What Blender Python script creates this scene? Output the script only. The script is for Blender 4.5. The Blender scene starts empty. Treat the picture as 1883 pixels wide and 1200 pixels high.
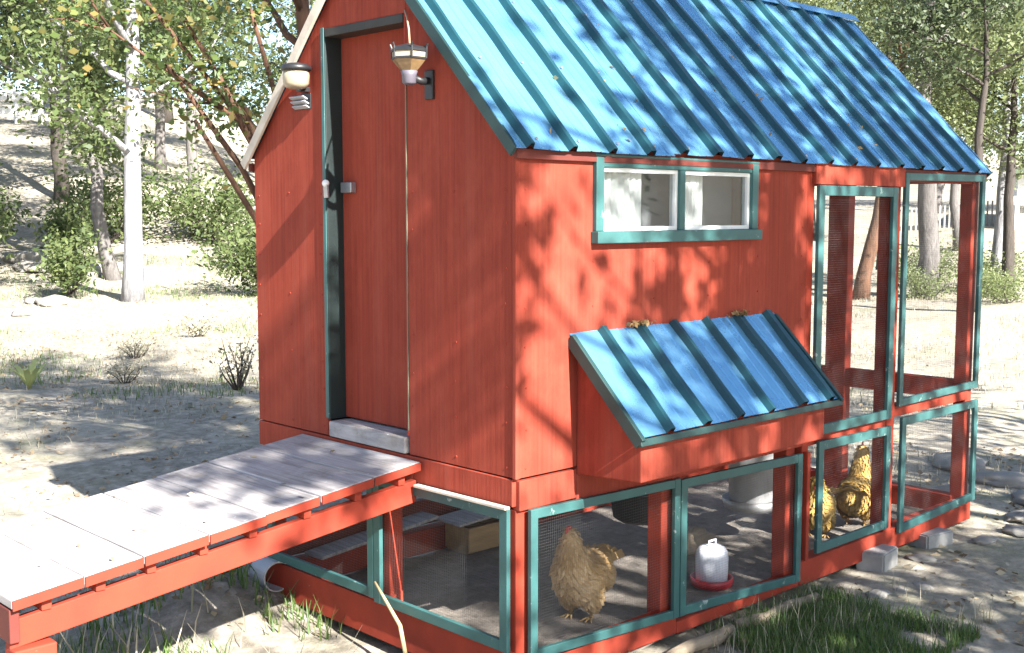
import bpy, bmesh, math, random
import numpy as np
from mathutils import Vector, Matrix, noise
R = math.radians
rng = np.random.default_rng(7)
random.seed(7)
scene = bpy.context.scene
col = scene.collection

# ------------------------------------------------------------------ camera
cam_d = bpy.data.cameras.new('camera'); cam = bpy.data.objects.new('camera', cam_d); col.objects.link(cam)
cam.location = (-3.3145, -3.4416, 1.88)
cam.rotation_euler = (R(90 - 5.473), 0, R(46.279 - 90))
cam_d.sensor_width = 36; cam_d.lens = 41.1; cam_d.clip_start = .05; cam_d.clip_end = 600
scene.camera = cam
# ------------------------------------------------------------------ light
SUN_EL, SUN_AZ = 34.0, 6.0            # azimuth: degrees from -Y towards -X
sdir = Vector((-math.sin(R(SUN_AZ)) * math.cos(R(SUN_EL)), -math.cos(R(SUN_AZ)) * math.cos(R(SUN_EL)), math.sin(R(SUN_EL))))
w = bpy.data.worlds.new('World'); scene.world = w; w.use_nodes = True
nt = w.node_tree; sky = nt.nodes.new('ShaderNodeTexSky'); sky.sky_type = 'NISHITA'; sky.sun_disc = False
sky.sun_elevation = R(SUN_EL); sky.sun_rotation = math.atan2(sdir.x, sdir.y)
sky.altitude = 600; sky.air_density = 1.0; sky.dust_density = 1.5; sky.ozone_density = 1.0
bg = nt.nodes['Background']; bg.inputs[1].default_value = .068
nt.links.new(sky.outputs[0], bg.inputs[0])
sl = bpy.data.lights.new('sun', 'SUN'); sl.energy = 5.0; sl.angle = R(.53); sl.color = (1, .965, .91)
so = bpy.data.objects.new('sun', sl); col.objects.link(so); so.rotation_euler = sdir.to_track_quat('Z', 'Y').to_euler()
so.location = (0, -20, 20)
vs = scene.view_settings; vs.view_transform = 'Standard'; vs.look = 'None'; vs.gamma = 1; vs.use_curve_mapping = False
vs.exposure = 2.3

# ------------------------------------------------------------------ materials
M = {}
def nodes_of(name):
    m = bpy.data.materials.new(name); m.use_nodes = True
    t = m.node_tree; return m, t, t.nodes['Principled BSDF'], t.nodes['Material Output']
def ramp(t, src, stops):
    r = t.nodes.new('ShaderNodeValToRGB'); e = r.color_ramp.elements
    e[0].position, e[0].color = stops[0][0], (*stops[0][1], 1)
    e[1].position, e[1].color = stops[-1][0], (*stops[-1][1], 1)
    for p, c in stops[1:-1]:
        n = e.new(p); n.color = (*c, 1)
    t.links.new(src, r.inputs[0]); return r.outputs[0]
def noise_tex(t, vec, scale, detail=5, rough=.55, dist=0):
    n = t.nodes.new('ShaderNodeTexNoise'); n.inputs['Scale'].default_value = scale
    n.inputs['Detail'].default_value = detail; n.inputs['Roughness'].default_value = rough; n.inputs['Distortion'].default_value = dist
    if vec is not None: t.links.new(vec, n.inputs['Vector'])
    return n.outputs[0]
def coords(t, stretch=(1, 1, 1)):
    tc = t.nodes.new('ShaderNodeTexCoord'); mp = t.nodes.new('ShaderNodeMapping')
    mp.inputs['Scale'].default_value = stretch; t.links.new(tc.outputs['Object'], mp.inputs[0]); return mp.outputs[0]
def mixc(t, fac, a, b, mode='MIX'):
    m = t.nodes.new('ShaderNodeMix'); m.data_type = 'RGBA'; m.blend_type = mode
    for k, s in ((0, fac), (6, a), (7, b)):
        if hasattr(s, 'links') or hasattr(s, 'is_linked'): t.links.new(s, m.inputs[k])
        elif isinstance(s, tuple): m.inputs[k].default_value = (*s, 1)
        else: m.inputs[k].default_value = s
    return m.outputs[2]
def bump(t, bsdf, h, strength, dist=.01):
    b = t.nodes.new('ShaderNodeBump'); b.inputs['Strength'].default_value = strength; b.inputs['Distance'].default_value = dist
    t.links.new(h, b.inputs['Height']); t.links.new(b.outputs[0], bsdf.inputs['Normal'])
def mat(name, c1, c2=None, scale=6, rough=.6, metal=0, st=(1, 1, 1), bmp=.15, wear=None, wear_amt=.68, spec=.5):
    m, t, b, o = nodes_of(name); c2 = c2 or tuple(x * .75 for x in c1)
    v = coords(t, st); n = noise_tex(t, v, scale)
    c = ramp(t, n, [(.3, c2), (.7, c1)])
    if wear:
        n2 = noise_tex(t, coords(t), 14, 6, .7)
        f = ramp(t, n2, [(wear_amt, (0, 0, 0)), (wear_amt + .05, (1, 1, 1))])
        c = mixc(t, f, c, wear)
    t.links.new(c, b.inputs['Base Color']); b.inputs['Roughness'].default_value = rough; b.inputs['Metallic'].default_value = metal
    b.inputs['Specular IOR Level'].default_value = spec
    if bmp: bump(t, b, noise_tex(t, v, scale * 5, 4, .6), bmp, .004)
    M[name] = m; return m
RED1, RED2 = (.32, .054, .031), (.24, .043, .027)
def red_siding():
    m, t, b, o = nodes_of('red_siding')
    n = noise_tex(t, coords(t, (1, 1, .3)), 1.7, 5, .6)
    c = ramp(t, n, [(.3, RED2), (.72, RED1)])
    g = noise_tex(t, coords(t, (60, 60, 1.2)), 1.0, 4, .6)           # vertical wood grain showing through paint
    c = mixc(t, .5, c, ramp(t, g, [(.3, (.5, .5, .5)), (.62, (1, 1, 1))]), 'MULTIPLY')
    bl = noise_tex(t, coords(t, (1, 1, .6)), 4.5, 6, .7)             # blotchy fading
    c = mixc(t, ramp(t, bl, [(.45, (0, 0, 0)), (.8, (.5, .5, .5))]), c, (.38, .085, .052))
    d = noise_tex(t, coords(t), 30, 7, .75)                           # small chips
    c = mixc(t, ramp(t, d, [(.74, (0, 0, 0)), (.77, (1, 1, 1))]), c, (.42, .2, .14))
    s = noise_tex(t, coords(t, (9, 9, .5)), 1.0, 3, .6)               # dusty run-off
    c = mixc(t, ramp(t, s, [(.55, (0, 0, 0)), (.85, (.3, .3, .3))]), c, (.36, .12, .085))
    t.links.new(c, b.inputs['Base Color']); b.inputs['Roughness'].default_value = .75; b.inputs['Specular IOR Level'].default_value = .12
    bump(t, b, g, .25, .004); M['red_siding'] = m
red_siding()
mat('red_trim', (.32, .046, .025), (.22, .035, .021), 5, .7, st=(1, 1, 1), bmp=.25, wear=(.34, .16, .11), wear_amt=.68, spec=.15)
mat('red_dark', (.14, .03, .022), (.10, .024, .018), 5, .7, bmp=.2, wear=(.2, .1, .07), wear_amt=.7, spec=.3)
mat('teal', (.038, .118, .115), (.024, .08, .079), 5, .5, bmp=.25, wear=(.26, .33, .31), wear_amt=.63)
mat('jamb_shade', (.006, .017, .016), (.004, .011, .011), 7, .6, bmp=.2)  # latch-side jamb near black: shade of the recess put into its colour
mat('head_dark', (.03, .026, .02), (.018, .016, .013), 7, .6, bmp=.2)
mat('teal_dark', (.014, .048, .045), (.009, .03, .029), 7, .5, bmp=.15)
mat('strip_tan', (.2, .17, .11), (.12, .11, .08), 14, .7, st=(1, 1, .3), bmp=.1)
mat('cream', (.62, .55, .45), (.45, .38, .3), 9, .7, bmp=.2, wear=(.25, .19, .14), wear_amt=.66)
mat('white_paint', (.78, .78, .76), (.68, .68, .67), 8, .5, bmp=.05)
mat('black_metal', (.012, .012, .014), (.02, .02, .022), 12, .45, bmp=.1)
mat('grey_metal', (.42, .43, .45), (.3, .31, .33), 9, .35, .7, bmp=.08)
mat('plastic_grey', (.42, .42, .44), (.33, .33, .36), 6, .5, bmp=.05)
mat('cup_grey', (.13, .12, .15), (.09, .08, .1), 6, .5, bmp=.05)
mat('galv', (.40, .40, .40), (.3, .3, .3), 5, .45, .3, bmp=.05)
mat('black_plastic', (.025, .025, .028), (.015, .015, .018), 6, .45, bmp=.05)
mat('concrete', (.33, .325, .31), (.22, .215, .205), 9, .9, bmp=.5)
mat('rock', (.34, .32, .285), (.17, .155, .135), 3, .9, bmp=.6)
mat('tan_wood', (.42, .27, .12), (.3, .19, .09), 5, .7, st=(1, 6, 6), bmp=.2)
def deck_wood():
    m, t, b, o = nodes_of('grey_wood')
    v = coords(t, (16, 1.0, 8)); g = noise_tex(t, v, 2.2, 7, .7, .4)
    c = ramp(t, g, [(.28, (.17, .155, .15)), (.5, (.36, .335, .325)), (.72, (.49, .46, .45))])
    s_ = noise_tex(t, coords(t), 4.5, 6, .7); c = mixc(t, ramp(t, s_, [(.52, (0, 0, 0)), (.7, (.75, .75, .75))]), c, (.2, .17, .14))
    k = noise_tex(t, coords(t), 26, 3, .6); c = mixc(t, ramp(t, k, [(.70, (0, 0, 0)), (.74, (.9, .9, .9))]), c, (.62, .6, .56))
    t.links.new(c, b.inputs['Base Color']); b.inputs['Roughness'].default_value = .85; b.inputs['Specular IOR Level'].default_value = .2
    bump(t, b, g, .7, .006); M['grey_wood'] = m
deck_wood()
mat('log_wood', (.3, .24, .17), (.18, .14, .1), 6, .9, st=(1, 8, 8), bmp=.5)
mat('straw', (.5, .38, .2), (.34, .25, .13), 8, .8, bmp=.1)
mat('jug_white', (.70, .72, .78), (.62, .64, .7), 4, .4, bmp=.02)
mat('red_plastic', (.45, .02, .025), (.36, .016, .02), 4, .35, bmp=.02)
mat('wire_tan', (.45, .3, .2), None, 5, .6, bmp=0)
mat('comb_red', (.45, .05, .035), (.32, .03, .025), 40, .55, bmp=.3)
mat('beak_horn', (.45, .3, .12), (.35, .2, .08), 30, .5, bmp=.1)
mat('leg_yellow', (.5, .33, .12), (.35, .22, .09), 60, .6, bmp=.3)
mat('eye_dark', (.01, .008, .006), None, 10, .15, bmp=0)
mat('mesh_wire', (.16, .16, .16), (.12, .12, .12), 20, .5, .4, bmp=0)
mat('curtain', (.8, .79, .77), (.72, .71, .69), 5, .9, st=(30, 1, 1), bmp=.3)
mat('inner_grey', (.22, .22, .23), (.16, .16, .17), 3, .9, bmp=.1)
mat('house_white', (.75, .74, .71), (.66, .65, .62), 2, .8, bmp=.1)
mat('house_roof', (.10, .13, .09), (.07, .09, .06), 4, .9, bmp=.3)
mat('fence_grey', (.30, .29, .27), (.2, .19, .18), 2, .9, st=(6, 6, 1), bmp=.3)
mat('dark_glass', (.05, .06, .065), (.03, .035, .04), 2, .12, bmp=0)
mat('amber', (.27, .18, .085), (.15, .09, .045), 18, .35, bmp=.1)
mat('cream_glass', (.40, .34, .24), (.27, .22, .15), 10, .35, bmp=.05)
def feather(name, a, b_, c_):
    m, t, b, o = nodes_of(name)
    g = t.nodes.new('ShaderNodeNewGeometry')
    c = ramp(t, g.outputs['Random Per Island'], [(0, b_), (.5, a), (1, c_)])
    n = noise_tex(t, coords(t), 11, 4); c = mixc(t, .6, c, ramp(t, n, [(.35, (.8, .77, .72)), (.65, (1, 1, 1))]), 'MULTIPLY')
    t.links.new(c, b.inputs['Base Color']); b.inputs['Roughness'].default_value = .75; b.inputs['Specular IOR Level'].default_value = .2
    bump(t, b, noise_tex(t, coords(t, (1, 1, 1)), 90, 3), .2, .003); M[name] = m
feather('buff', (.47, .31, .145), (.42, .27, .12), (.56, .40, .22))
feather('buff_gold', (.52, .34, .10), (.47, .29, .08), (.6, .42, .16))
feather('brown_feather', (.2, .115, .05), (.12, .07, .03), (.3, .19, .09))
def roof_metal():
    m, t, b, o = nodes_of('roof_metal')
    n = noise_tex(t, coords(t, (1, 1, 1)), 2.2, 5, .6)
    c = ramp(t, n, [(.3, (.145, .365, .58)), (.7, (.2, .46, .67))])
    s = noise_tex(t, coords(t, (14, 1.2, 1.2)), 1.2, 4, .65)
    c = mixc(t, ramp(t, s, [(.52, (0, 0, 0)), (.8, (.4, .4, .4))]), c, (.27, .43, .48))
    t.links.new(c, b.inputs['Base Color']); b.inputs['Metallic'].default_value = .65
    r = ramp(t, noise_tex(t, coords(t), 5, 5), [(.3, (.18,) * 3), (.7, (.34,) * 3)]); t.links.new(r, b.inputs['Roughness'])
    bump(t, b, noise_tex(t, coords(t, (2, .8, .8)), 5, 3), .12, .01); M['roof_metal'] = m
roof_metal()
mat('rib_shade', (.014, .07, .085), (.009, .042, .055), 3, .35, .2, bmp=.1)  # dark colour painted in for shaded rib sides and dark reflections
def glass():
    m, t, b, o = nodes_of('window_glass')
    t.nodes.remove(b); tr = t.nodes.new('ShaderNodeBsdfTransparent'); gl = t.nodes.new('ShaderNodeBsdfGlossy'); gl.inputs['Roughness'].default_value = .03
    tr.inputs[0].default_value = (.86, .88, .88, 1)
    lw = t.nodes.new('ShaderNodeLayerWeight'); lw.inputs[0].default_value = .5
    pw = t.nodes.new('ShaderNodeMath'); pw.operation = 'POWER'; pw.inputs[1].default_value = 4; t.links.new(lw.outputs['Facing'], pw.inputs[0])
    fr = t.nodes.new('ShaderNodeMath'); fr.operation = 'MULTIPLY_ADD'; fr.inputs[1].default_value = .9; fr.inputs[2].default_value = .05; t.links.new(pw.outputs[0], fr.inputs[0])
    mx = t.nodes.new('ShaderNodeMixShader')
    t.links.new(fr.outputs[0], mx.inputs[0]); t.links.new(tr.outputs[0], mx.inputs[1]); t.links.new(gl.outputs[0], mx.inputs[2]); t.links.new(mx.outputs[0], o.inputs[0]); M['window_glass'] = m
glass()
def leafmat(name, cs, trans=.35):
    m, t, b, o = nodes_of(name)
    g = t.nodes.new('ShaderNodeNewGeometry'); n = len(cs)
    c = ramp(t, g.outputs['Random Per Island'], [(i / (n - 1), cc) for i, cc in enumerate(cs)])
    t.links.new(c, b.inputs['Base Color']); b.inputs['Roughness'].default_value = .5; b.inputs['Specular IOR Level'].default_value = .35
    tl = t.nodes.new('ShaderNodeBsdfTranslucent'); t.links.new(c, tl.inputs[0])
    mx = t.nodes.new('ShaderNodeMixShader'); mx.inputs[0].default_value = trans
    t.links.new(b.outputs[0], mx.inputs[1]); t.links.new(tl.outputs[0], mx.inputs[2]); t.links.new(mx.outputs[0], o.inputs[0]); M[name] = m
leafmat('oak_leaf', [(.055, .085, .03), (.11, .15, .05), (.17, .20, .08), (.08, .11, .045)], .42)
leafmat('olive_leaf', [(.12, .16, .06), (.2, .235, .095), (.16, .19, .09), (.25, .27, .13)], .45)
leafmat('dark_leaf', [(.045, .065, .032), (.075, .10, .048), (.10, .125, .06)])
leafmat('madrone_leaf', [(.06, .10, .03), (.10, .15, .04), (.13, .17, .05), (.26, .19, .06), (.09, .13, .04), (.08, .12, .04)])
leafmat('dry_leaf', [(.28, .17, .07), (.38, .25, .11), (.22, .13, .06)], .2)
leafmat('grass_green', [(.05, .10, .025), (.08, .15, .035), (.12, .19, .05), (.17, .2, .07)])
leafmat('grass_dry', [(.38, .34, .25), (.46, .42, .32), (.28, .25, .18), (.18, .19, .11)], .25)
leafmat('agave', [(.33, .36, .12), (.42, .44, .18)], .3)
leafmat('litter', [(.22, .16, .10), (.36, .28, .18), (.15, .11, .075), (.45, .37, .25)], .05)
def bark(name, a, b_, sc=3):
    m, t, b, o = nodes_of(name); v = coords(t, (4, 4, .8)); n = noise_tex(t, v, sc, 7, .65, .6)
    t.links.new(ramp(t, n, [(.32, b_), (.66, a)]), b.inputs['Base Color']); b.inputs['Roughness'].default_value = .9; b.inputs['Specular IOR Level'].default_value = .2
    bump(t, b, noise_tex(t, v, sc * 3, 6, .7), .8, .03); M[name] = m
bark('bark_pale', (.36, .355, .36), (.15, .145, .15))
bark('bark_grey', (.20, .185, .175), (.10, .09, .085))
bark('bark_dark', (.085, .072, .062), (.04, .034, .03))
bark('bark_red', (.17, .09, .055), (.085, .05, .035), 2)
def ground_mat():
    m, t, b, o = nodes_of('ground_soil')
    v = coords(t); n1 = noise_tex(t, v, .35, 6, .62); n2 = noise_tex(t, v, 9, 8, .7); n3 = noise_tex(t, v, 1.6, 6, .65)
    c = ramp(t, n2, [(.25, (.11, .095, .075)), (.5, (.27, .24, .195)), (.75, (.48, .435, .37))])
    dry = ramp(t, noise_tex(t, v, 22, 6, .7), [(.3, (.22, .19, .135)), (.7, (.5, .455, .36))])
    c = mixc(t, ramp(t, n1, [(.45, (0, 0, 0)), (.62, (.8, .8, .8))]), c, dry)
    grn = ramp(t, noise_tex(t, v, 30, 6, .7), [(.3, (.08, .10, .04)), (.7, (.20, .21, .10))])
    c = mixc(t, ramp(t, n3, [(.52, (0, 0, 0)), (.7, (.45, .45, .45))]), c, grn)
    t.links.new(c, b.inputs['Base Color']); b.inputs['Roughness'].default_value = .95; b.inputs['Specular IOR Level'].default_value = .15
    bump(t, b, n2, .7, .03); M['ground_soil'] = m
    m, t, b, o = nodes_of('run_soil'); v = coords(t); n2 = noise_tex(t, v, 13, 8, .7)
    t.links.new(ramp(t, n2, [(.3, (.16, .14, .12)), (.55, (.25, .22, .19)), (.78, (.36, .32, .28))]), b.inputs['Base Color']); b.inputs['Roughness'].default_value = .95
    b.inputs['Specular IOR Level'].default_value = .1
    bump(t, b, n2, .8, .02); M['run_soil'] = m
ground_mat()

# ------------------------------------------------------------------ builders
def wloc(o):
    v = Vector((0, 0, 0))
    while o is not None: v += o.location; o = o.parent
    return v
def tag(o, label=None, cat=None, group=None, kind=None):
    for k, v in (('label', label), ('category', cat), ('group', group), ('kind', kind)):
        if v: o[k] = v
    return o
def thing(name, loc, label, cat, group=None, rz=0):
    o = bpy.data.objects.new(name, None); o.empty_display_size = .1; col.objects.link(o)
    o.location = loc; o.rotation_euler = (0, 0, rz); return tag(o, label, cat, group)
class MB:
    def __init__(s): s.v = []; s.f = []
    def add(s, vs, fs):
        k = len(s.v); s.v += [tuple(p) for p in vs]; s.f += [tuple(i + k for i in f) for f in fs]; return s
    def box(s, x0, x1, y0, y1, z0, z1):
        return s.add([(x0, y0, z0), (x1, y0, z0), (x1, y1, z0), (x0, y1, z0), (x0, y0, z1), (x1, y0, z1), (x1, y1, z1), (x0, y1, z1)],
                     [(0, 3, 2, 1), (4, 5, 6, 7), (0, 1, 5, 4), (1, 2, 6, 5), (2, 3, 7, 6), (3, 0, 4, 7)])
    def bar(s, a, b, wd, th, up=(0, 0, 1)):      # box from a to b, wd across, th along 'up'
        a = Vector(a); b = Vector(b); d = (b - a).normalized(); u = Vector(up); sd = d.cross(u).normalized(); u = sd.cross(d).normalized()
        ps = []
        for p in (a, b):
            for i, j in ((-1, -1), (1, -1), (1, 1), (-1, 1)): ps.append(p + sd * (i * wd / 2) + u * (j * th / 2))
        return s.add(ps, [(0, 1, 2, 3), (7, 6, 5, 4), (0, 4, 5, 1), (1, 5, 6, 2), (2, 6, 7, 3), (3, 7, 4, 0)])
    def tube(s, pts, rad, n=8, cap=True):
        pts = [Vector(p) for p in pts]; k = len(pts); rad = rad if hasattr(rad, '__len__') else [rad] * k
        vs = []; ref = None
        for i, p in enumerate(pts):
            d = (pts[min(i + 1, k - 1)] - pts[max(i - 1, 0)]).normalized()
            if ref is None: ref = d.orthogonal().normalized()
            ref = (ref - d * ref.dot(d)); ref = ref.normalized() if ref.length > 1e-6 else d.orthogonal().normalized()
            q = d.cross(ref)
            for j in range(n):
                a = 2 * math.pi * j / n; vs.append(p + (ref * math.cos(a) + q * math.sin(a)) * rad[i])
        fs = [(i * n + j, i * n + (j + 1) % n, (i + 1) * n + (j + 1) % n, (i + 1) * n + j) for i in range(k - 1) for j in range(n)]
        if cap: fs += [tuple(reversed(range(n))), tuple(range((k - 1) * n, k * n))]
        return s.add(vs, fs)
    def lathe(s, prof, c=(0, 0, 0), n=24, cap=True):
        vs = [(c[0] + r * math.cos(2 * math.pi * j / n), c[1] + r * math.sin(2 * math.pi * j / n), c[2] + z) for r, z in prof for j in range(n)]
        k = len(prof); fs = [(i * n + j, i * n + (j + 1) % n, (i + 1) * n + (j + 1) % n, (i + 1) * n + j) for i in range(k - 1) for j in range(n)]
        if cap: fs += [tuple(reversed(range(n))), tuple(range((k - 1) * n, k * n))]
        return s.add(vs, fs)
    def ell(s, c, r, n=14, m=9, rot=None):
        vs = []; fs = []
        for i in range(m + 1):
            t = math.pi * i / m
            for j in range(n):
                a = 2 * math.pi * j / n; p = Vector((r[0] * math.sin(t) * math.cos(a), r[1] * math.sin(t) * math.sin(a), r[2] * math.cos(t)))
                if rot is not None: p = rot @ p
                vs.append(Vector(c) + p)
        for i in range(m):
            for j in range(n): fs.append((i * n + j, (i + 1) * n + j, (i + 1) * n + (j + 1) % n, i * n + (j + 1) % n))
        return s.add(vs, fs)
    def build(s, name, m, parent=None, bev=0, smooth=False, local=False, kind=None):
        me = bpy.data.meshes.new(name); off = Vector((0, 0, 0)) if local or parent is None else wloc(parent)
        me.from_pydata([(p[0] - off.x, p[1] - off.y, p[2] - off.z) for p in s.v], [], s.f); me.update()
        me.materials.append(M[m]); o = bpy.data.objects.new(name, me); col.objects.link(o); o.parent = parent
        if smooth: me.polygons.foreach_set('use_smooth', [True] * len(me.polygons))
        if bev:
            b = o.modifiers.new('bevel', 'BEVEL'); b.width = bev; b.segments = 2; b.limit_method = 'ANGLE'; b.angle_limit = R(40)
        if kind: o['kind'] = kind
        return o
def box(name, m, parent, *a, bev=.004): return MB().box(*a).build(name, m, parent, bev)
def np_mesh(name, V, F, m, parent=None, kind=None, smooth=False):    # V (n,3), F (k,4) or (k,3)
    me = bpy.data.meshes.new(name); k = F.shape[1]
    me.vertices.add(len(V)); me.vertices.foreach_set('co', V.astype(np.float32).ravel())
    me.loops.add(F.size); me.loops.foreach_set('vertex_index', F.astype(np.int32).ravel())
    me.polygons.add(len(F)); me.polygons.foreach_set('loop_start', np.arange(0, F.size, k, dtype=np.int32)); me.polygons.foreach_set('loop_total', np.full(len(F), k, dtype=np.int32))
    if smooth: me.polygons.foreach_set('use_smooth', np.ones(len(F), dtype=bool))
    me.update(calc_edges=True); me.materials.append(M[m])
    o = bpy.data.objects.new(name, me); col.objects.link(o); o.parent = parent
    if kind: o['kind'] = kind
    return o
def copy_tree(o, parent=None):
    c = o.copy(); col.objects.link(c); c.parent = parent
    for ch in [x for x in o.children]: copy_tree(ch, c)
    return c
def leaf_quads(P, size, flat=.0, aspect=.5, jitter=.35, r=rng, dirs=None):
    n = len(P); a = r.normal(size=(n, 3)) if dirs is None else dirs + r.normal(size=(n, 3)) * .35
    a[:, 2] *= (1 - flat); a /= np.linalg.norm(a, axis=1, keepdims=True) + 1e-9
    b = r.normal(size=(n, 3)); b -= a * (a * b).sum(1, keepdims=True); b /= np.linalg.norm(b, axis=1, keepdims=True) + 1e-9
    s = size * (1 + jitter * r.normal(size=(n, 1))).clip(.35, 2)
    V = np.empty((n, 4, 3)); V[:, 0] = P - a * s * .5; V[:, 1] = P + b * s * aspect * .5 - a * s * .05; V[:, 2] = P + a * s * .5; V[:, 3] = P - b * s * aspect * .5 - a * s * .05
    return V.reshape(-1, 3), np.arange(n * 4).reshape(n, 4)

# ------------------------------------------------------------------ ground
G0 = -.20
def sst(a, b, x): t = np.clip((x - a) / (b - a), 0, 1); return t * t * (3 - 2 * t)
def gh(x, y):
    x = np.asarray(x, float); y = np.asarray(y, float); D = np.hypot(x, y); th = np.degrees(np.arctan2(y, x))
    wl = sst(48, 66, th) * (1 - sst(120, 170, th))
    h = G0 + wl * .19 * np.logaddexp(0, (D - 23) / 3) * 3 * (1 - .6 * sst(60, 150, D))
    h += (1 - wl) * .07 * np.maximum(0, D - 42)
    h = h + .2 * np.exp(-((x + .35) ** 2 + (y - 1.95) ** 2) / .157)
    near = sst(5, 14, D)
    h += near * (.18 * np.sin(x * .31 + 1.3) * np.sin(y * .27 + .4) + .06 * np.sin(x * .9 + y * .7))
    return h
def make_ground():
    n = 260; t = np.linspace(-1, 1, n); g = np.sign(t) * (np.abs(t) ** 2.6) * 190 + t * 6
    X, Y = np.meshgrid(g + 1.5, g + 2.5, indexing='ij'); Z = gh(X, Y)
    D = np.hypot(X, Y)
    sm = np.array([noise.fractal(Vector((x * 1.3, y * 1.3, 0)), 1, 2, 4) for x, y in zip(X.ravel(), Y.ravel())]).reshape(X.shape)
    inside = (X > -.3) & (X < 4.5) & (Y > -.15) & (Y < 2.1)
    Z += sm * np.where(inside, .004, .03)
    V = np.stack([X, Y, Z], -1).reshape(-1, 3); i = np.arange(n * n).reshape(n, n)
    F = np.stack([i[:-1, :-1], i[1:, :-1], i[1:, 1:], i[:-1, 1:]], -1).reshape(-1, 4)
    o = np_mesh('ground', V, F, 'ground_soil', kind='structure', smooth=True)
    tag(o, 'dry pale soil with sparse grass around the coop', 'ground')
make_ground()
def run_floor():
    nx, ny = 60, 30; X, Y = np.meshgrid(np.linspace(.02, 4.24, nx), np.linspace(.02, 1.94, ny), indexing='ij')
    Z = np.array([noise.fractal(Vector((x * 3, y * 3, 5)), 1, 2, 4) for x, y in zip(X.ravel(), Y.ravel())]).reshape(X.shape) * .022 - .125
    Z -= .05 * (1 - np.minimum(1, np.minimum(np.minimum(X, 4.24 - X), np.minimum(Y, 1.94 - Y)) / .12))
    V = np.stack([X, Y, Z], -1).reshape(-1, 3); i = np.arange(nx * ny).reshape(nx, ny)
    F = np.stack([i[:-1, :-1], i[1:, :-1], i[1:, 1:], i[:-1, 1:]], -1).reshape(-1, 4)
    tag(np_mesh('run_floor', V, F, 'run_soil', kind='structure', smooth=True), 'scratched grey dirt floor inside the coop', 'ground')
run_floor()

# ------------------------------------------------------------------ coop
WY = 1.96; BX = 2.13; LX = 4.19; EZ = 2.20; RS = 1.045; RIDGE = EZ + .98 * RS
coop = thing('chicken_coop', (2.1, .98, G0), 'red chicken coop on stilts with blue ribbed metal roof and teal screened run', 'chicken coop')
T = .018
# front siding (plane x=0)
pf = MB().box(-T, 0, .695, WY, .785, .88)                 # below door is covered by sill; keep only side pieces
def front_panel(name, ys, z0):
    """siding piece on the front gable between two y positions, top follows the roof slope"""
    y0, y1 = ys; top = lambda y: EZ + RS * min(y, WY - y) - .012
    pts = [(y0, z0), (y1, z0), (y1, top(y1))] + ([(.98, top(.98))] if y0 < .98 < y1 else []) + [(y0, top(y0))]
    n = len(pts); vs = [(-T, y, z) for y, z in pts] + [(0, y, z) for y, z in pts]
    fs = [tuple(reversed(range(n))), tuple(range(n, 2 * n))] + [(i, (i + 1) % n, n + (i + 1) % n, n + i) for i in range(n)]
    return MB().add(vs, fs).build(name, 'red_siding', coop, .002)
front_panel('siding_panel', (.0, .682), .79)
front_panel('siding_panel', (1.322, WY), .79)
front_panel('siding_panel', (.6835, 1.3205), 2.765)
box('skirt_board', 'red_siding', coop, -T - .004, .02, .0, .655, .667, .784)
box('skirt_board', 'red_siding', coop, -T - .004, .02, 1.36, WY, .655, .784)
box('skirt_board', 'red_siding', coop, -T - .004, .02, .657, 1.358, .655, .784)
# side siding (plane y=0) with window opening
WX0, WX1, WZ0, WZ1 = .46, 1.625, 1.785, 2.135
m = MB()
for a in ((.0, WX0, .79, EZ - .034), (WX1, BX, .79, EZ - .034), (WX0, WX1, .79, WZ0), (WX0, WX1, WZ1, EZ - .034)): m.box(a[0], a[1], -T, 0, a[2], a[3])
m.build('siding_panel', 'red_siding', coop)
box('corner_board', 'red_siding', coop, -T - .006, .0, -T - .006, -.001, .787, EZ - .045)
box('skirt_board', 'red_siding', coop, .0, .345, -T - .004, .02, .65, .778)
box('skirt_board', 'red_siding', coop, .347, BX, -T - .002, .02, .63, .786)
nm = MB()
def nail(p, n): p = Vector(p); nm.tube([p, p + Vector(n) * .0025], [.0055, .004], 6)
for x in (.04, .45, .86, 1.27, 1.68, 2.09):
    for k in range(8):
        z_ = .84 + k * .165
        if not (WX0 - .04 < x < WX1 + .04 and WZ0 - .05 < z_ < WZ1 + .05): nail((x + random.uniform(-.006, .006), -T - .0002, z_ + random.uniform(-.02, .02)), (0, -1, 0))
for y in (.04, .36, .65, 1.36, 1.64, 1.92):
    for k in range(8): nail((-T - .0002, y + random.uniform(-.006, .006), .84 + k * .165 + random.uniform(-.02, .02)), (-1, 0, 0))
nm.build('nail_heads', 'red_trim', coop, kind='stuff')
# back and inner walls
bk = MB().box(.02, BX, WY, WY + T, .66, EZ); bk.build('siding_panel', 'red_siding', coop)
def gable(x, m_, z0, name):
    pts = [(0.01, z0), (WY - .01, z0), (WY - .01, EZ), (.98, RIDGE - .02), (.01, EZ)]; n = 5
    vs = [(x, y, z) for y, z in pts] + [(x + T, y, z) for y, z in pts]
    MB().add(vs, [tuple(reversed(range(n))), tuple(range(n, 2 * n))] + [(i, (i + 1) % n, n + (i + 1) % n, n + i) for i in range(n)]).build(name, m_, coop)
gable(BX - .02, 'red_siding', .66, 'partition_wall'); gable(LX - .03, 'red_siding', EZ + .02, 'end_gable')
box('floor_deck', 'grey_wood', coop, .02, BX - .03, .02, WY - .02, .735, .765, bev=0)
for i in range(5):
    x = .12 + i * .5; box('floor_joist', 'red_dark', coop, x, x + .04, .03, WY - .03, .66, .733)
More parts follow.
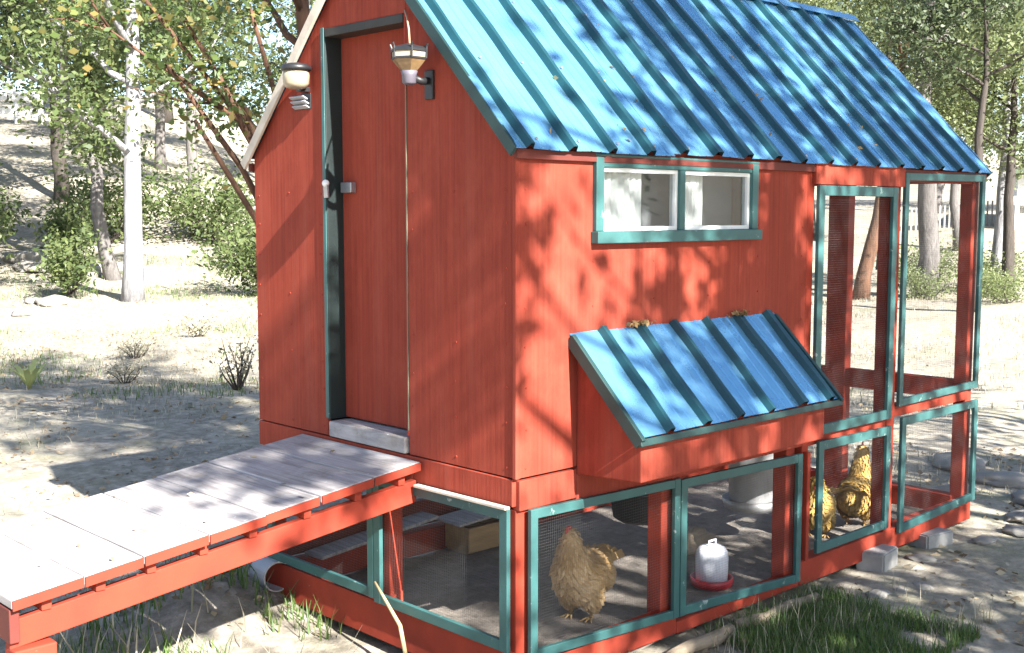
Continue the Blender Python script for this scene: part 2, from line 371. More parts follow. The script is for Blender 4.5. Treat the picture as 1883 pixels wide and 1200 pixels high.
# door recessed in its jamb
DX = .075
door = box('door', 'red_siding', coop, DX, DX + .035, .69, 1.315, .875, 2.75, bev=.006)
jl = box('door_jamb', 'jamb_shade', coop, -.022, DX + .05, 1.3, 1.3215, .872, 2.765); jl['label'] = 'jamb on the latch side with recess shade in its near-black colour'
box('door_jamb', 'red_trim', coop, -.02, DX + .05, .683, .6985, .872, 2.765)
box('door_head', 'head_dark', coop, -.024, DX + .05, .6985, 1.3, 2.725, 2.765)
box('jamb_edge', 'teal', coop, -.028, -.0225, 1.302, 1.328, .88, 2.77)
box('weather_strip', 'strip_tan', coop, -.0235, -.0185, .681, .687, .9, 2.46, bev=.001)
box('door_sill', 'grey_wood', coop, -.032, DX + .05, .70, 1.299, .79, .866, bev=.006)
lt = box('latch', 'grey_metal', coop, .04, .074, 1.19, 1.275, 1.985, 2.035, bev=.004)
MB().ell((-.035, 1.29, 2.03), (.018, .018, .018), 10, 6).build('latch_knob', 'white_paint', lt, smooth=True)
MB().bar((-.035, 1.29, 2.03), (-.03, 1.29, 1.96), .03, .014, (1, 0, 0)).build('latch_plate', 'grey_metal', lt, .003)
box('hinge', 'grey_metal', coop, DX - .006, DX - .0005, .70, .78, 1.05, 1.12, bev=.001)
box('hinge', 'grey_metal', coop, DX - .006, DX - .0005, .70, .78, 2.45, 2.52, bev=.001)
# window
win = MB().box(WX0 - .025, WX1 + .025, -.042, -.0185, WZ1 - .005, WZ1 + .006).build('window', 'teal', coop, .003)
def wpart(name, m_, *a, bev=.003): return box(name, m_, win, *a, bev=bev)
wpart('window_sill', 'teal', WX0 - .03, WX1 + .03, -.062, -.0182, WZ0 - .03, WZ0 + .022)
wpart('window_frame', 'teal', WX0 - .02, WX0 + .03, -.042, .02, WZ0 + .0225, WZ1 - .006)
wpart('window_frame', 'teal', WX1 - .03, WX1 + .02, -.042, .02, WZ0 + .0225, WZ1 - .006)
wpart('window_frame', 'teal', WX0 + .0305, WX1 - .0305, -.036, .02, WZ1 - .05, WZ1 - .007)
wpart('mullion', 'teal', 1.02, 1.06, -.038, .02, WZ0 + .023, WZ1 - .051)
for a, b_ in ((WX0 + .031, 1.0195), (1.0605, WX1 - .031)):
    z0, z1 = WZ0 + .0235, WZ1 - .0515; s = .018
    mm = MB().box(a, a + s, -.022, .01, z0, z1).box(b_ - s, b_, -.022, .01, z0, z1).box(a + s, b_ - s, -.022, .01, z0, z0 + s).box(a + s, b_ - s, -.022, .01, z1 - s, z1)
    mm.build('sash', 'white_paint', win, 0)
    box('pane', 'window_glass', win, a + s, b_ - s, -.008, -.004, z0 + s, z1 - s, bev=0)
def curtain(x0, x1, y):
    k = 40; vs = []; 
    for i in range(k + 1):
        x = x0 + (x1 - x0) * i / k; yy = y + .008 * math.sin(i * 1.3) + .004 * math.sin(i * 2.9)
        vs += [(x, yy, WZ0 - .02), (x, yy, WZ1 + .01)]
    MB().add(vs, [(2 * i, 2 * i + 2, 2 * i + 3, 2 * i + 1) for i in range(k)]).build('curtain', 'curtain', win, smooth=True)
curtain(WX0 + .02, .82, .022); curtain(1.05, 1.28, .03)
box('inner_panel', 'inner_grey', win, WX0 - .03, WX1 + .03, .13, .14, WZ0 - .05, WZ1 + .03, bev=0)
# roof: ribbed sheets
SL = math.hypot(1.04, 1.04 * RS)
def rib_profile(x0, x1, first):
    """(x, h) profile of a sheet from x0 to x1 with ribs every .25 m"""
    pts = [(x0, 0)]; x = first
    while x + .085 < x1 + .001:
        if x > x0 + .005:
            w_ = random.uniform(-.010, .016); pts += [(x, 0), (x + .012, .028), (x + .038 + w_, .028), (x + .050 + w_, 0)]
            for q in (.13, .19):
                if x + q + .012 < x1: pts += [(x + q, 0), (x + q + .005, .005), (x + q + .010, 0)]
        x += .25
    pts.append((x1, 0)); return pts
def sheet(prof, org, du, dn, length, dents=0, segs=6):
    """extrude a rib profile (x,h) down direction du from org; dn is the sheet normal"""
    vs = []; fs = []; n = len(prof); th = .0025
    for k in range(segs + 1):
        t = length * k / segs
        for x, h in prof:
            wob = dents * math.sin(x * 17 + t * 5) * math.sin(t * 9 + x * 3)
            vs.append(Vector(org) + Vector((x, 0, 0)) + Vector(du) * t + Vector(dn) * (h + wob))
    top = len(vs)
    vs += [v - Vector(dn) * th for v in vs]
    for k in range(segs):
        for i in range(n - 1):
            a = k * n + i; fs.append((a, a + n, a + n + 1, a + 1)); fs.append((top + a, top + a + 1, top + a + n + 1, top + a + n))
    for i in range(n - 1): e = segs * n + i; fs.append((e, top + e, top + e + 1, e + 1)); fs.append((i, i + 1, top + i + 1, top + i))
    for k in range(segs):
        a = k * n; fs.append((a, top + a, top + a + n, a + n)); a = k * n + n - 1; fs.append((a, a + n, top + a + n, top + a))
    return MB().add(vs, fs)
def shade_ribs(o, prof):
    """paint rib shade in dark teal: every face standing proud of the flat sheet"""
    o.data.materials.append(M['rib_shade']); hs = [h for x, h in prof]; n = len(prof)
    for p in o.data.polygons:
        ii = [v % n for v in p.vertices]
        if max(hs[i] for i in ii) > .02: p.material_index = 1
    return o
ang = math.atan(RS); RX0, RX1 = -.06, 4.25
roof = MB().bar((RX0, .98, RIDGE + .028), (RX1, .98, RIDGE + .028), .05, .02).build('roof', 'roof_metal', coop, .004)
for side in (-1, 1):
    du = (0, side * math.cos(ang), -math.sin(ang)); dn = (0, side * math.sin(ang), math.cos(ang))
    x = RX0; k = 0
    while x < RX1 - .05:
        x1 = min(x + 1.0, RX1)
        lift = .0 if k % 2 == 0 else .004
        org = (0, .98 + side * .003, RIDGE + .012 + lift)
        pr = rib_profile(x - (.04 if k else 0), x1, x + .05 if True else 0)
        shade_ribs(sheet(pr, org, du, dn, SL + random.uniform(-.008, .008), .0035, 16).build('roof_sheet', 'roof_metal', roof), pr)
        x = x1; k += 1
    cap = MB().bar((RX0 - .004, .98 + side * .026, RIDGE + .05 - .026 * RS + .008), (RX1 + .004, .98 + side * .026, RIDGE + .05 - .026 * RS + .008), .065, .003, dn); cap.build('ridge_cap', 'roof_metal', roof, 0)
    # rake trim and eave board
    for xx, mm in ((RX0 + .004, 'teal_dark' if side < 0 else 'cream'), (RX1 - .02, 'teal_dark')):
        a = Vector((xx, .98, RIDGE - .02)); b_ = a + Vector(du) * (SL - .02)
        MB().bar(a, b_, .016, .05, dn).build('rake_board', mm, roof, .002)
    yb = .98 + side * 1.0; zb = RIDGE - 1.0 * RS
    MB().box(RX0 + .03, RX1 - .04, min(yb, yb + side * .02), max(yb, yb + side * .02), zb - .075, zb - .034).build('eave_board', 'red_dark', roof, .002)
# screws on the camera-side slope
sm = MB(); _du = Vector((0, -math.cos(ang), -math.sin(ang))); _dn = Vector((0, -math.sin(ang), math.cos(ang)))
for tt in (.06, .5, .96, SL - .05):
    for k in range(17):
        p = Vector((RX0 + .145 + .25 * k, .977, RIDGE + .012)) + _du * tt + _dn * .004
        sm.tube([p, p + _dn * .006], [.008, .005], 6)
sm.build('screw_heads', 'grey_metal', roof, kind='stuff')
# run framing: posts and rails
def post(x0, x1, y0, y1, z0, z1, m_='red_trim'): return box('post', m_, coop, x0, x1, y0, y1, z0, z1, bev=.005)
post(.0, .085, .0, .085, -.14, .652); post(.0, .085, WY - .085, WY, -.14, .652); post(.0, .08, .86, .935, -.14, .652)
post(.965, 1.05, .005, .09, -.14, .65); post(2.02, 2.10, .005, .09, -.14, .65)
post(BX + .001, BX + .062, -.02, .07, -.05, EZ - .06); post(3.035, 3.125, -.022, .07, -.05, EZ - .07); post(LX - .085, LX, -.0, .085, -.05, EZ - .02)
post(BX + .001, BX + .062, WY - .07, WY, -.05, EZ - .02); post(3.035, 3.115, WY - .07, WY, -.05, EZ); post(LX - .085, LX, WY - .085, WY, -.05, EZ - .02)
post(LX - .085, LX, .89, 1.05, -.05, EZ + .02)
box('post', 'red_trim', coop, 2.135, 2.165, -.055, -.022, .0, .60, bev=.004)
def rail(*a, m_='red_trim'): return box('rail', m_, coop, *a, bev=.004)
rail(.0, 1.058, -.02, .07, -.14, -.03); rail(1.06, BX, -.02, .07, -.145, -.085); rail(BX + .001, LX, -.024, .07, -.145, -.012)     # side bottom
rail(-.024, .0, .0, WY, -.145, .04); rail(.09, LX, WY - .09, WY, -.145, .0); rail(LX - .09, LX + .004, .07, WY, -.145, .012)
rail(.09, BX, WY - .05, WY - .002, .02, .17, m_='red_dark')
rail(BX + .063, 3.034, -.018, .05, .622, .684); rail(3.126, LX - .086, -.018, .05, .67, .74)
rail(LX - .08, LX - .01, .086, .889, .66, .79); rail(LX - .08, LX - .01, 1.051, WY - .086, .66, .79); rail(2.2, LX - .09, WY - .06, WY - .01, .66, .79)
rail(BX + .063, LX - .086, .005, .065, EZ - .125, EZ - .04); rail(LX - .08, LX - .01, .086, WY - .086, EZ - .115, EZ - .02); rail(2.27, LX - .09, WY - .06, WY - .01, EZ - .11, EZ - .02)
box('header_board', 'red_siding', coop, 2.166, 3.128, -.046, -.0225, 2.04, EZ - .036, bev=.003)
# screen frames
def wires(x0, x1, z0, z1, y, axis='x', pitch=.0127, r=.00022):
    m_ = MB(); 
    P = (lambda a, z: (a, y, z)) if axis == 'x' else (lambda a, z: (y, a, z))
    a = x0
    while a < x1: m_.bar(P(a, z0), P(a, z1), r * 2, r * 2, (1, 0, 0) if axis != 'x' else (0, 1, 0)); a += pitch
    z = z0
    while z < z1: m_.bar(P(x0, z), P(x1, z), r * 2, r * 2); z += pitch
    return m_
def screen(x0, x1, z0, z1, y=-.03, wd=.045, axis='x', sag=(0, 0), name='screen_frame', th=.022, back=True):
    """teal wood frame in a vertical plane; sag lowers the far end of top and bottom rails"""
    P = (lambda a, q, z: (a, q, z)) if axis == 'x' else (lambda a, q, z: (q, a, z))
    up = (0, 0, 1)
    def piece(nm, a0, zA, a1, zB, wdt, par, horizontal, dy=0):
        yy = y + dy
        m_ = MB()
        if horizontal:
            h = wdt / 2; vs = []
            for a, zc in ((a0, zA), (a1, zB)):
                for q in (yy - th / 2, yy + th / 2):
                    for s in (-1, 1): vs.append(P(a, q, zc + s * h))
            fs = [(0, 1, 3, 2), (4, 6, 7, 5), (0, 4, 5, 1), (2, 3, 7, 6), (0, 2, 6, 4), (1, 5, 7, 3)]
            m_.add(vs, fs)
        else:
            h = wdt / 2; (b0, b1) = (yy - th / 2, yy + th / 2)
            p0, p1 = P(a0 - h, b0, zA), P(a0 + h, b1, zB)
            m_.box(min(p0[0], p1[0]), max(p0[0], p1[0]), min(p0[1], p1[1]), max(p0[1], p1[1]), zA, zB)
        o = m_.build(nm, 'teal', par, .003)
        bm = bmesh.new(); bm.from_mesh(o.data); bmesh.ops.recalc_face_normals(bm, faces=bm.faces); bm.to_mesh(o.data); bm.free()
        return o
    h = wd / 2
    fr = piece(name, x0 + wd, z1 - h, x1 - wd, z1 - h - sag[0], wd, coop, True)
    piece('bottom_rail', x0 + wd, z0 + h, x1 - wd, z0 + h - sag[1], wd, fr, True)
    piece('stile', x0 + h, z0, x0 + h, z1, wd, fr, False, -.0015)
    piece('stile', x1 - h, z0 - sag[1], x1 - h, z1 - sag[0], wd, fr, False, -.0015)
    wm = wires(x0 + wd * .6, x1 - wd * .6, z0 + wd * .4 - min(sag[1], 0), z1 - wd * .5 - sag[0], y + th / 2 + .002, axis).build('wire_mesh', 'mesh_wire', fr); wm['kind'] = 'stuff'
    return fr
screen(.045, 1.048, .0, .652, -.033, .042, sag=(.022, .05))
screen(1.052, 2.10, -.05, .622, -.036, .045, sag=(.022, .055))
screen(2.185, 3.03, .68, 2.036, -.045, .055)                     # run door, upper
screen(2.24, 3.028, .02, .645, -.048, .05, sag=(.01, .0))
screen(3.132, LX - .005, .735, 2.125, -.036, .045, sag=(-.01, -.012))
screen(3.175, LX - .002, -.045, .665, -.040, .05, sag=(.0, -.035))
# front screens (plane x = -.03)
screen(.005, .925, .045, .66, -.036, .048, axis='y')
screen(.928, 1.86, .06, .655, -.036, .048, axis='y')
MB().bar((-.05, .0, .668), (-.05, .60, .664), .03, .012).build('drip_strip', 'cream', coop, .002)
# far side and end screens
for a, b_, z0, z1 in ((.09, 1.88, .0, 2.1),):
    wm = wires(a, b_, z0, z1, LX + .006, 'y').build('wire_mesh', 'mesh_wire', coop); wm['kind'] = 'stuff'
# nest box
NX0, NX1, NY, NZ = .345, 1.745, -.385, .775
pts = lambda x: [(x, -T - .0005, NZ - .02), (x, NY, NZ), (x, NY, .975), (x, -T - .0005, 1.335)]
a, b_ = pts(NX0), pts(NX1)
nest = MB().add(a + b_, [(0, 1, 2, 3), (7, 6, 5, 4), (0, 4, 5, 1), (1, 5, 6, 2), (2, 6, 7, 3), (3, 7, 4, 0)]).build('nest_box', 'red_siding', coop, .006)
nd = Vector((0, NY - .03, .985)) - Vector((0, -.02, 1.385)); L = nd.length; nd.normalize(); nn = Vector((0, nd.z, -nd.y)); nn = -nn if nn.z < 0 else nn
pr = rib_profile(.30, 1.83, .47)
shade_ribs(sheet(pr, (0, -.02, 1.375), nd, nn, L, .004, 12).build('roof_sheet', 'roof_metal', nest), pr)
for xx in (.303, 1.827):
    A = Vector((xx, -.02, 1.352)); B = A + nd * (L + .004)
    MB().bar(A, B, .024, .055, nn).build('rake_board', 'teal_dark', nest, .003)
B0 = Vector((.292, -.02, 1.36)) + nd * (L + .008); B1 = B0.copy(); B1.x = 1.838
MB().bar(B0, B1, .03, .016, Vector((0, -1, .2))).build('eave_trim', 'teal_dark', nest, .003)

# ------------------------------------------------------------------ ramp platform
rz = lambda x: .775 + .118 * x                      # deck top, falls away from the door
rp = thing('entry_ramp', (-.9, 1.05, G0), 'sloping weathered plank ramp with red stringers leading to the coop door', 'ramp')
edges = [-.035, -.30, -.575, -.84, -1.10, -1.37, -1.60, -1.86]
for i in range(len(edges) - 1):
    a, b_ = edges[i], edges[i + 1] + .006; q = random.uniform(-.012, .012); lf = random.uniform(-.003, .003); th = .036
    vs = []
    for x in (b_, a):
        for y in (.585 + q, 1.525 + q):
            for dz in (-th, 0): vs.append((x, y, rz(x) + dz + lf))
    MB().add(vs, [(0, 1, 3, 2), (4, 6, 7, 5), (0, 4, 5, 1), (2, 3, 7, 6), (0, 2, 6, 4), (1, 5, 7, 3)]).build('plank', 'grey_wood', rp, .005)
    # painted plank end
    vs = []
    for x in (b_ + .001, a - .001):
        for y in (.5835 + q - .006, .5845 + q):
            for dz in (-th - .004, -.003): vs.append((x, y, rz(x) + dz + lf))
    MB().add(vs, [(0, 1, 3, 2), (4, 6, 7, 5), (0, 4, 5, 1), (2, 3, 7, 6), (0, 2, 6, 4), (1, 5, 7, 3)]).build('plank_end', 'red_trim', rp, .001)
for y in (.62, 1.46):
    vs = []
    for x in (-1.85, -.03):
        for yy in (y, y + .04):
            for dz in (-.19, -.088): vs.append((x, yy, rz(x) + dz))
    MB().add(vs, [(0, 1, 3, 2), (4, 6, 7, 5), (0, 4, 5, 1), (2, 3, 7, 6), (0, 2, 6, 4), (1, 5, 7, 3)]).build('stringer', 'red_trim', rp, .004)
for x in (-.12, -.36, -.62, -.88, -1.1, -1.32, -1.52, -1.72):
    MB().box(x - .018, x + .018, .612, 1.50, rz(x) - .0875, rz(x) - .0405).build('cleat', 'red_trim', rp, .002)
MB().box(-1.856, -1.82, .60, 1.51, rz(-1.83) - .165, rz(-1.83) - .042).build('end_board', 'red_dark', rp, .004)
for y in (.60, 1.42):
    MB().box(-1.85, -1.70, y - .02, y + .07, rz(-1.8) - .247, rz(-1.8) - .191).build('bearer_block', 'red_trim', rp, .006)
    MB().box(-1.83, -1.74, y - .015, y + .06, G0 - .02, rz(-1.8) - .248).build('post', 'white_paint', rp, .006)
# ------------------------------------------------------------------ lamps by the door
def hexa(prof, c, n=6): return MB().lathe(prof, c, n)
ln = thing('wall_lantern', (-.02, .51, 2.42), 'dark hexagonal wall lantern with amber glass beside the coop door', 'lantern', 'lamps on the front gable')
c = (-.13, .523, 2.49)
hexa([(.036, .0), (.055, .02), (.076, .045)], c).build('glass', 'amber', ln)
hexa([(.079, .0455), (.080, .048), (.080, .053), (.079, .055)], c).build('band', 'black_metal', ln)
hexa([(.076, .0555), (.078, .078)], c).build('upper_glass', 'cream_glass', ln)
hexa([(.084, .0785), (.084, .088), (.07, .098), (.03, .108), (.012, .114)], c).build('cap', 'black_metal', ln)
for k in range(6):
    a = k * math.pi / 3; MB().tube([(c[0] + .078 * math.cos(a), c[1] + .078 * math.sin(a), c[2] + .05), (c[0] + .08 * math.cos(a), c[1] + .08 * math.sin(a), c[2] + .098), (c[0] + .086 * math.cos(a), c[1] + .086 * math.sin(a), c[2] + .112)], .005, 6).build('crown_rib', 'black_metal', ln)
hexa([(.022, -.058), (.03, -.05), (.031, -.02), (.037, -.0005)], c, 10).build('base_cup', 'cup_grey', ln, smooth=True)
MB().tube([(-.105, .522, 2.462), (-.07, .515, 2.45), (-.03, .515, 2.455)], .016, 8).build('arm', 'black_metal', ln, smooth=True)
MB().box(-.034, -.0185, .485, .54, 2.375, 2.50).build('back_plate', 'black_metal', ln, .004)
MB().tube([(-.12, .53, 2.60), (-.10, .56, 2.67), (-.035, .655, 2.74), (-.03, .675, 2.775)], .0045, 6).build('cord', 'wire_tan', ln, smooth=True)
l2 = thing('wall_lamp', (-.02, 1.45, 2.45), 'cream bowl wall lamp with black lid on the latch side of the door', 'lamp', 'lamps on the front gable')
c = (-.10, 1.43, 2.465)
MB().lathe([(.03, .02), (.05, .026), (.062, .045), (.065, .085), (.06, .105)], c, 20).build('bowl', 'cream_glass', l2, smooth=True)
MB().lathe([(.07, .1055), (.075, .118), (.068, .132), (.045, .14), (.012, .145)], c, 20).build('lid', 'black_metal', l2, smooth=True)
MB().box(-.075, -.0185, 1.43, 1.47, 2.475, 2.50).build('arm', 'black_metal', l2, .003)
for i in range(3):
    MB().bar((-.03 - .008 * i, 1.435, 2.405 + i * .022), (-.03 - .008 * i, 1.56, 2.405 + i * .022), .03, .006, (.5, 0, 1)).build('louvre', 'plastic_grey', l2, .001)
MB().box(-.0235, -.0185, 1.425, 1.57, 2.395, 2.47).build('back_plate', 'black_metal', l2, .002)
# ------------------------------------------------------------------ things in and around the run
def rock(name, loc, r_, mt, label, cat, group=None, seed=0, bx=False, rot=0):
    bm = bmesh.new()
    if bx: bmesh.ops.create_cube(bm, size=2); bmesh.ops.bevel(bm, geom=bm.edges[:], offset=.12, segments=2, affect='EDGES')
    else: bmesh.ops.create_icosphere(bm, subdivisions=3, radius=1)
    for v in bm.verts:
        f = 1 + (.03 if bx else .34) * noise.fractal(v.co * 1.9 + Vector((seed * 7.1, 0, 0)), 1, 2, 3); v.co = Vector((v.co.x * r_[0], v.co.y * r_[1], v.co.z * r_[2])) * f
        if not bx and v.co.z < -.3 * r_[2]: v.co.z = -.3 * r_[2] + (v.co.z + .3 * r_[2]) * .3
    me = bpy.data.meshes.new(name); bm.to_mesh(me); bm.free(); me.materials.append(M[mt])
    me.polygons.foreach_set('use_smooth', [not bx] * len(me.polygons))
    o = bpy.data.objects.new(name, me); col.objects.link(o); o.location = loc; o.rotation_euler = (0, 0, rot); return tag(o, label, cat, group)
def hen(loc, rz_, label, mt, seed=0, scale=1.0, head=0, neck=.07, cat='hen'):
    r = np.random.default_rng(seed); h = thing('hen', loc, label, cat, 'hens in the coop run', rz_); h.scale = (scale,) * 3
    hd = Vector((.155, .0, .375)) if head == 0 else Vector(head)
    E = [((0, 0, .19), (.15, .105, .105)), ((.07, 0, .185), (.095, .088, .105)), ((-.10, 0, .175), (.095, .10, .10)), ((-.15, 0, .215), (.075, .06, .06)),
         ((.01, .055, .10), (.055, .045, .06)), ((.01, -.055, .10), (.055, .045, .06))]
    nk = Vector((.095, 0, .235))
    for k in range(7):
        t = k / 6; p = nk.lerp(hd, t); q = neck * (1 - t) + .036 * t; E.append((tuple(p), (q, q, q * 1.1)))
    E.append((tuple(hd + Vector((.008, 0, .004))), (.04, .031, .033)))
    mb = MB()
    for c_, rr in E: mb.ell(c_, rr, 16, 10)
    body = mb.build('body', mt, h, local=True, smooth=True)
    rm = body.modifiers.new('remesh', 'REMESH'); rm.mode = 'VOXEL'; rm.voxel_size = .009; rm.use_smooth_shade = True
    s = body.modifiers.new('smooth', 'SMOOTH'); s.iterations = 6; s.factor = .6
    # plumage: overlapping feathers lying back over the body
    P = []; Dr = []; Nn = []
    for c_, rr in E[:-1]:
        k = int(2600 * (rr[0] * rr[2]) / .01 * .28)
        u = r.normal(size=(k, 3)); u /= np.linalg.norm(u, axis=1, keepdims=True)
        P.append(np.array(c_) + u * np.array(rr) * .985); Nn.append(u)
    P = np.concatenate(P); Nn = np.concatenate(Nn)
    keep = np.ones(len(P), bool)
    for c_, rr in E[:-1]: keep &= (((P - np.array(c_)) / (np.array(rr) * .93)) ** 2).sum(1) > 1
    P = P[keep]; Nn = Nn[keep]; n = len(P)
    back = np.tile(np.array([-.8, 0, -.5]), (n, 1)); up = P[:, 2] > .26; back[up] = np.array([-.35, 0, -1.0])
    d = back - Nn * (back * Nn).sum(1, keepdims=True); d /= np.linalg.norm(d, axis=1, keepdims=True) + 1e-6
    d = d + Nn * .13 + r.normal(size=(n, 3)) * .08; d /= np.linalg.norm(d, axis=1, keepdims=True)
    sd = np.cross(d, Nn); sd /= np.linalg.norm(sd, axis=1, keepdims=True) + 1e-6
    ln_ = (.034 + .012 * r.random((n, 1))) * np.where(P[:, 2:3] > .28, .7, 1); wd = ln_ * .42
    V = np.empty((n, 4, 3)); V[:, 0] = P - d * ln_ * .15; V[:, 1] = P + d * ln_ * .5 + sd * wd * .5 + Nn * .002; V[:, 2] = P + d * ln_; V[:, 3] = P + d * ln_ * .5 - sd * wd * .5 + Nn * .002
    np_mesh('plumage', V.reshape(-1, 3), np.arange(4 * n).reshape(n, 4), mt, h, 'stuff')
    tb = MB()
    for k in range(7):
        a = (k - 3) * .16; o_ = Vector((-.15, .014 * (k - 3), .225)); e = o_ + Vector((-.085 * math.cos(a), .03 * (k - 3) * .6, .05 - .008 * abs(k - 3)))
        tb.bar(o_, e, .038, .003, (.5, (k - 3) * .25, .8))
    tb.build('tail_feathers', mt, h, .001, local=True)
    cb = MB(); z0 = hd.z + .03
    prof = [(-.022, 0), (-.026, .012), (-.016, .007), (-.012, .021), (-.003, .012), (.004, .026), (.012, .014), (.022, .024), (.026, .008), (.03, -.006)]
    vs = [(hd.x + .01 + x, hd.y - .003, z0 + z) for x, z in prof] + [(hd.x + .01 + x, hd.y + .003, z0 + z) for x, z in prof]; n = len(prof)
    cb.add(vs, [tuple(range(n)), tuple(reversed(range(n, 2 * n)))] + [(i, n + i, n + (i + 1) % n, (i + 1) % n) for i in range(n)]); cb.build('comb', 'comb_red', h, local=True)
    wt = MB().ell(hd + Vector((.032, .012, -.03)), (.01, .006, .018), 8, 6).ell(hd + Vector((.032, -.012, -.03)), (.01, .006, .018), 8, 6); wt.build('wattles', 'comb_red', h, local=True, smooth=True)
    MB().tube([hd + Vector((.038, 0, 0)), hd + Vector((.055, 0, -.003)), hd + Vector((.068, 0, -.010))], [.012, .008, .0015], 8).build('beak', 'beak_horn', h, local=True, smooth=True)
    for sgn in (-1, 1): MB().ell(hd + Vector((.018, sgn * .0285, .008)), (.0055, .004, .0055), 8, 6).build('eye', 'eye_dark', h, local=True, smooth=True)
    for sgn in (-1, 1):
        lg = MB().tube([(.01, sgn * .05, .085), (.0, sgn * .05, .045), (.01, sgn * .05, .006)], [.013, .009, .008], 8)
        for a in (-.5, 0, .5): lg.tube([(.01, sgn * .05, .008), (.01 + .03 * math.cos(a), sgn * .05 + .03 * math.sin(a), .009), (.01 + .058 * math.cos(a), sgn * .05 + .058 * math.sin(a), .003)], [.007, .006, .002], 6)
        lg.tube([(.01, sgn * .05, .008), (-.02, sgn * .05, .003)], [.006, .002], 6); lg.build('leg', 'leg_yellow', h, local=True, smooth=True)
    return h
FZ = -.12
hen((.86, .42, FZ), R(196), 'fluffy buff hen with reddish comb standing upright behind the screen by the coop corner', 'buff', 3, 1.12, (.115, .0, .39), .088)
hen((3.02, .42, FZ), R(-150), 'golden buff hen with its breast to the teal screen beside the concrete block', 'buff_gold', 5, 1.0)
hen((3.42, .38, FZ), R(20), 'taller buff hen with head raised, standing behind the golden hen', 'buff_gold', 8, 1.08, (.15, 0, .42))
rock('log_chunk', (2.18, .72, FZ + .05), (.13, .10, .10), 'log_wood', 'rough brown chunk of wood on the run floor behind the white drinker', 'log', None, 77)
# drinker
dk = thing('poultry_drinker', (1.73, .27, FZ), 'white plastic poultry drinker with red base tray on the run floor', 'drinker')
c = (1.73, .27, FZ)
MB().lathe([(.10, 0), (.112, .012), (.116, .05), (.108, .05), (.10, .02), (.02, .02)], c, 32).build('tray', 'red_plastic', dk, smooth=True)
MB().lathe([(.086, .022), (.088, .16), (.084, .19), (.07, .212), (.045, .224), (.012, .228)], c, 32).build('jug', 'jug_white', dk, smooth=True)
MB().tube([(1.70, .27, FZ + .226), (1.70, .27, FZ + .25), (1.76, .27, FZ + .25), (1.76, .27, FZ + .226)], .006, 8).build('handle', 'jug_white', dk, smooth=True)
# hanging feeder
fd = thing('hanging_feeder', (2.66, .66, .12), 'grey hanging bucket feeder with wide tray seen through the teal screen', 'feeder')
c = (2.66, .66, .08)
MB().lathe([(.02, 0), (.17, 0), (.185, .06), (.178, .06), (.165, .012), (.03, .012)], c, 28).build('tray', 'galv', fd, smooth=True)
MB().lathe([(.13, .03), (.14, .06), (.15, .36), (.153, .372), (.145, .372), (.14, .34)], c, 28).build('bucket', 'galv', fd, smooth=True)
MB().tube([(2.52, .66, .45), (2.54, .66, .54), (2.66, .66, .60), (2.78, .66, .54), (2.80, .66, .45)], .004, 6).build('bail', 'grey_metal', fd, smooth=True)
MB().tube([(2.66, .66, .60), (2.66, .66, 2.03)], .004, 6).build('hanger', 'grey_metal', fd)
tbk = thing('rubber_tub', (1.75, .80, .3), 'black rubber tub hanging under the coop floor', 'tub'); c = (1.75, .80, .13)
MB().lathe([(.02, .0), (.11, .004), (.15, .03), (.175, .18), (.185, .19), (.172, .19), (.15, .05)], c, 28).build('bowl', 'black_plastic', tbk, smooth=True)
for k in range(3):
    a = k * 2.09; MB().tube([(1.75 + .178 * math.cos(a), .80 + .178 * math.sin(a), .32), (1.75 + .02 * math.cos(a), .80 + .02 * math.sin(a), .70)], .003, 6).build('cord', 'wire_tan', tbk)
tr = thing('wooden_trough', (1.42, 1.72, FZ), 'tan wooden feed trough under a grey board at the back of the run', 'trough'); c = (1.42, 1.72)
for y in (1.60, 1.80): MB().bar((1.15, y, FZ + .085), (1.72, y, FZ + .085), .02, .15).build('side_board', 'tan_wood', tr, .006)
for x in (1.16, 1.71): MB().bar((x, 1.61, FZ + .085), (x, 1.79, FZ + .085), .02, .15).build('end_board', 'tan_wood', tr, .006)
MB().bar((1.15, 1.70, FZ + .012), (1.72, 1.70, FZ + .012), .18, .02).build('bottom_board', 'tan_wood', tr, .003)
MB().bar((1.08, 1.71, FZ + .19), (1.85, 1.69, FZ + .235), .24, .016).build('lid_board', 'grey_wood', tr, .003)
lb = MB().bar((.2, 1.8, .03), (1.05, 1.83, .10), .16, .018); tag(lb.build('loose_board', 'grey_wood', None, .003), 'loose grey weathered board lying across the back of the run', 'board')
# pipe, blocks, stick, logs
dv = Vector((.08, .70, .0)).normalized(); A = Vector((-.055, 1.75, -.02))
m_ = MB(); n = 28; vs = []; side = Vector((dv.y, -dv.x, 0))
for t, r_ in ((0, .082), (.17, .082), (.17, .074), (0, .074)):
    for j in range(n): a = 2 * math.pi * j / n; vs.append(A + dv * t + side * (math.cos(a) * r_) + Vector((0, 0, math.sin(a) * r_)))
m_.add(vs, [(k % 4 * n + j, k % 4 * n + (j + 1) % n, (k + 1) % 4 * n + (j + 1) % n, (k + 1) % 4 * n + j) for k in range(4) for j in range(n)])
tag(m_.build('drain_pipe', 'plastic_grey', None, smooth=False), 'short length of grey plastic pipe lying under the ramp', 'pipe')
rock('concrete_block', (2.92, -.05, G0 + .045), (.12, .085, .07), 'concrete', 'grey concrete block propping the rail below the golden hen', 'block', bx=True, rot=.15)
rock('concrete_block', (3.62, -.03, G0 + .025), (.13, .08, .06), 'concrete', 'pale concrete block under the far corner of the run', 'block', bx=True, rot=-.2)
rock('concrete_block', (.05, .05, G0 + .0), (.09, .09, .06), 'concrete', 'concrete pad beneath the near corner post', 'block', bx=True)
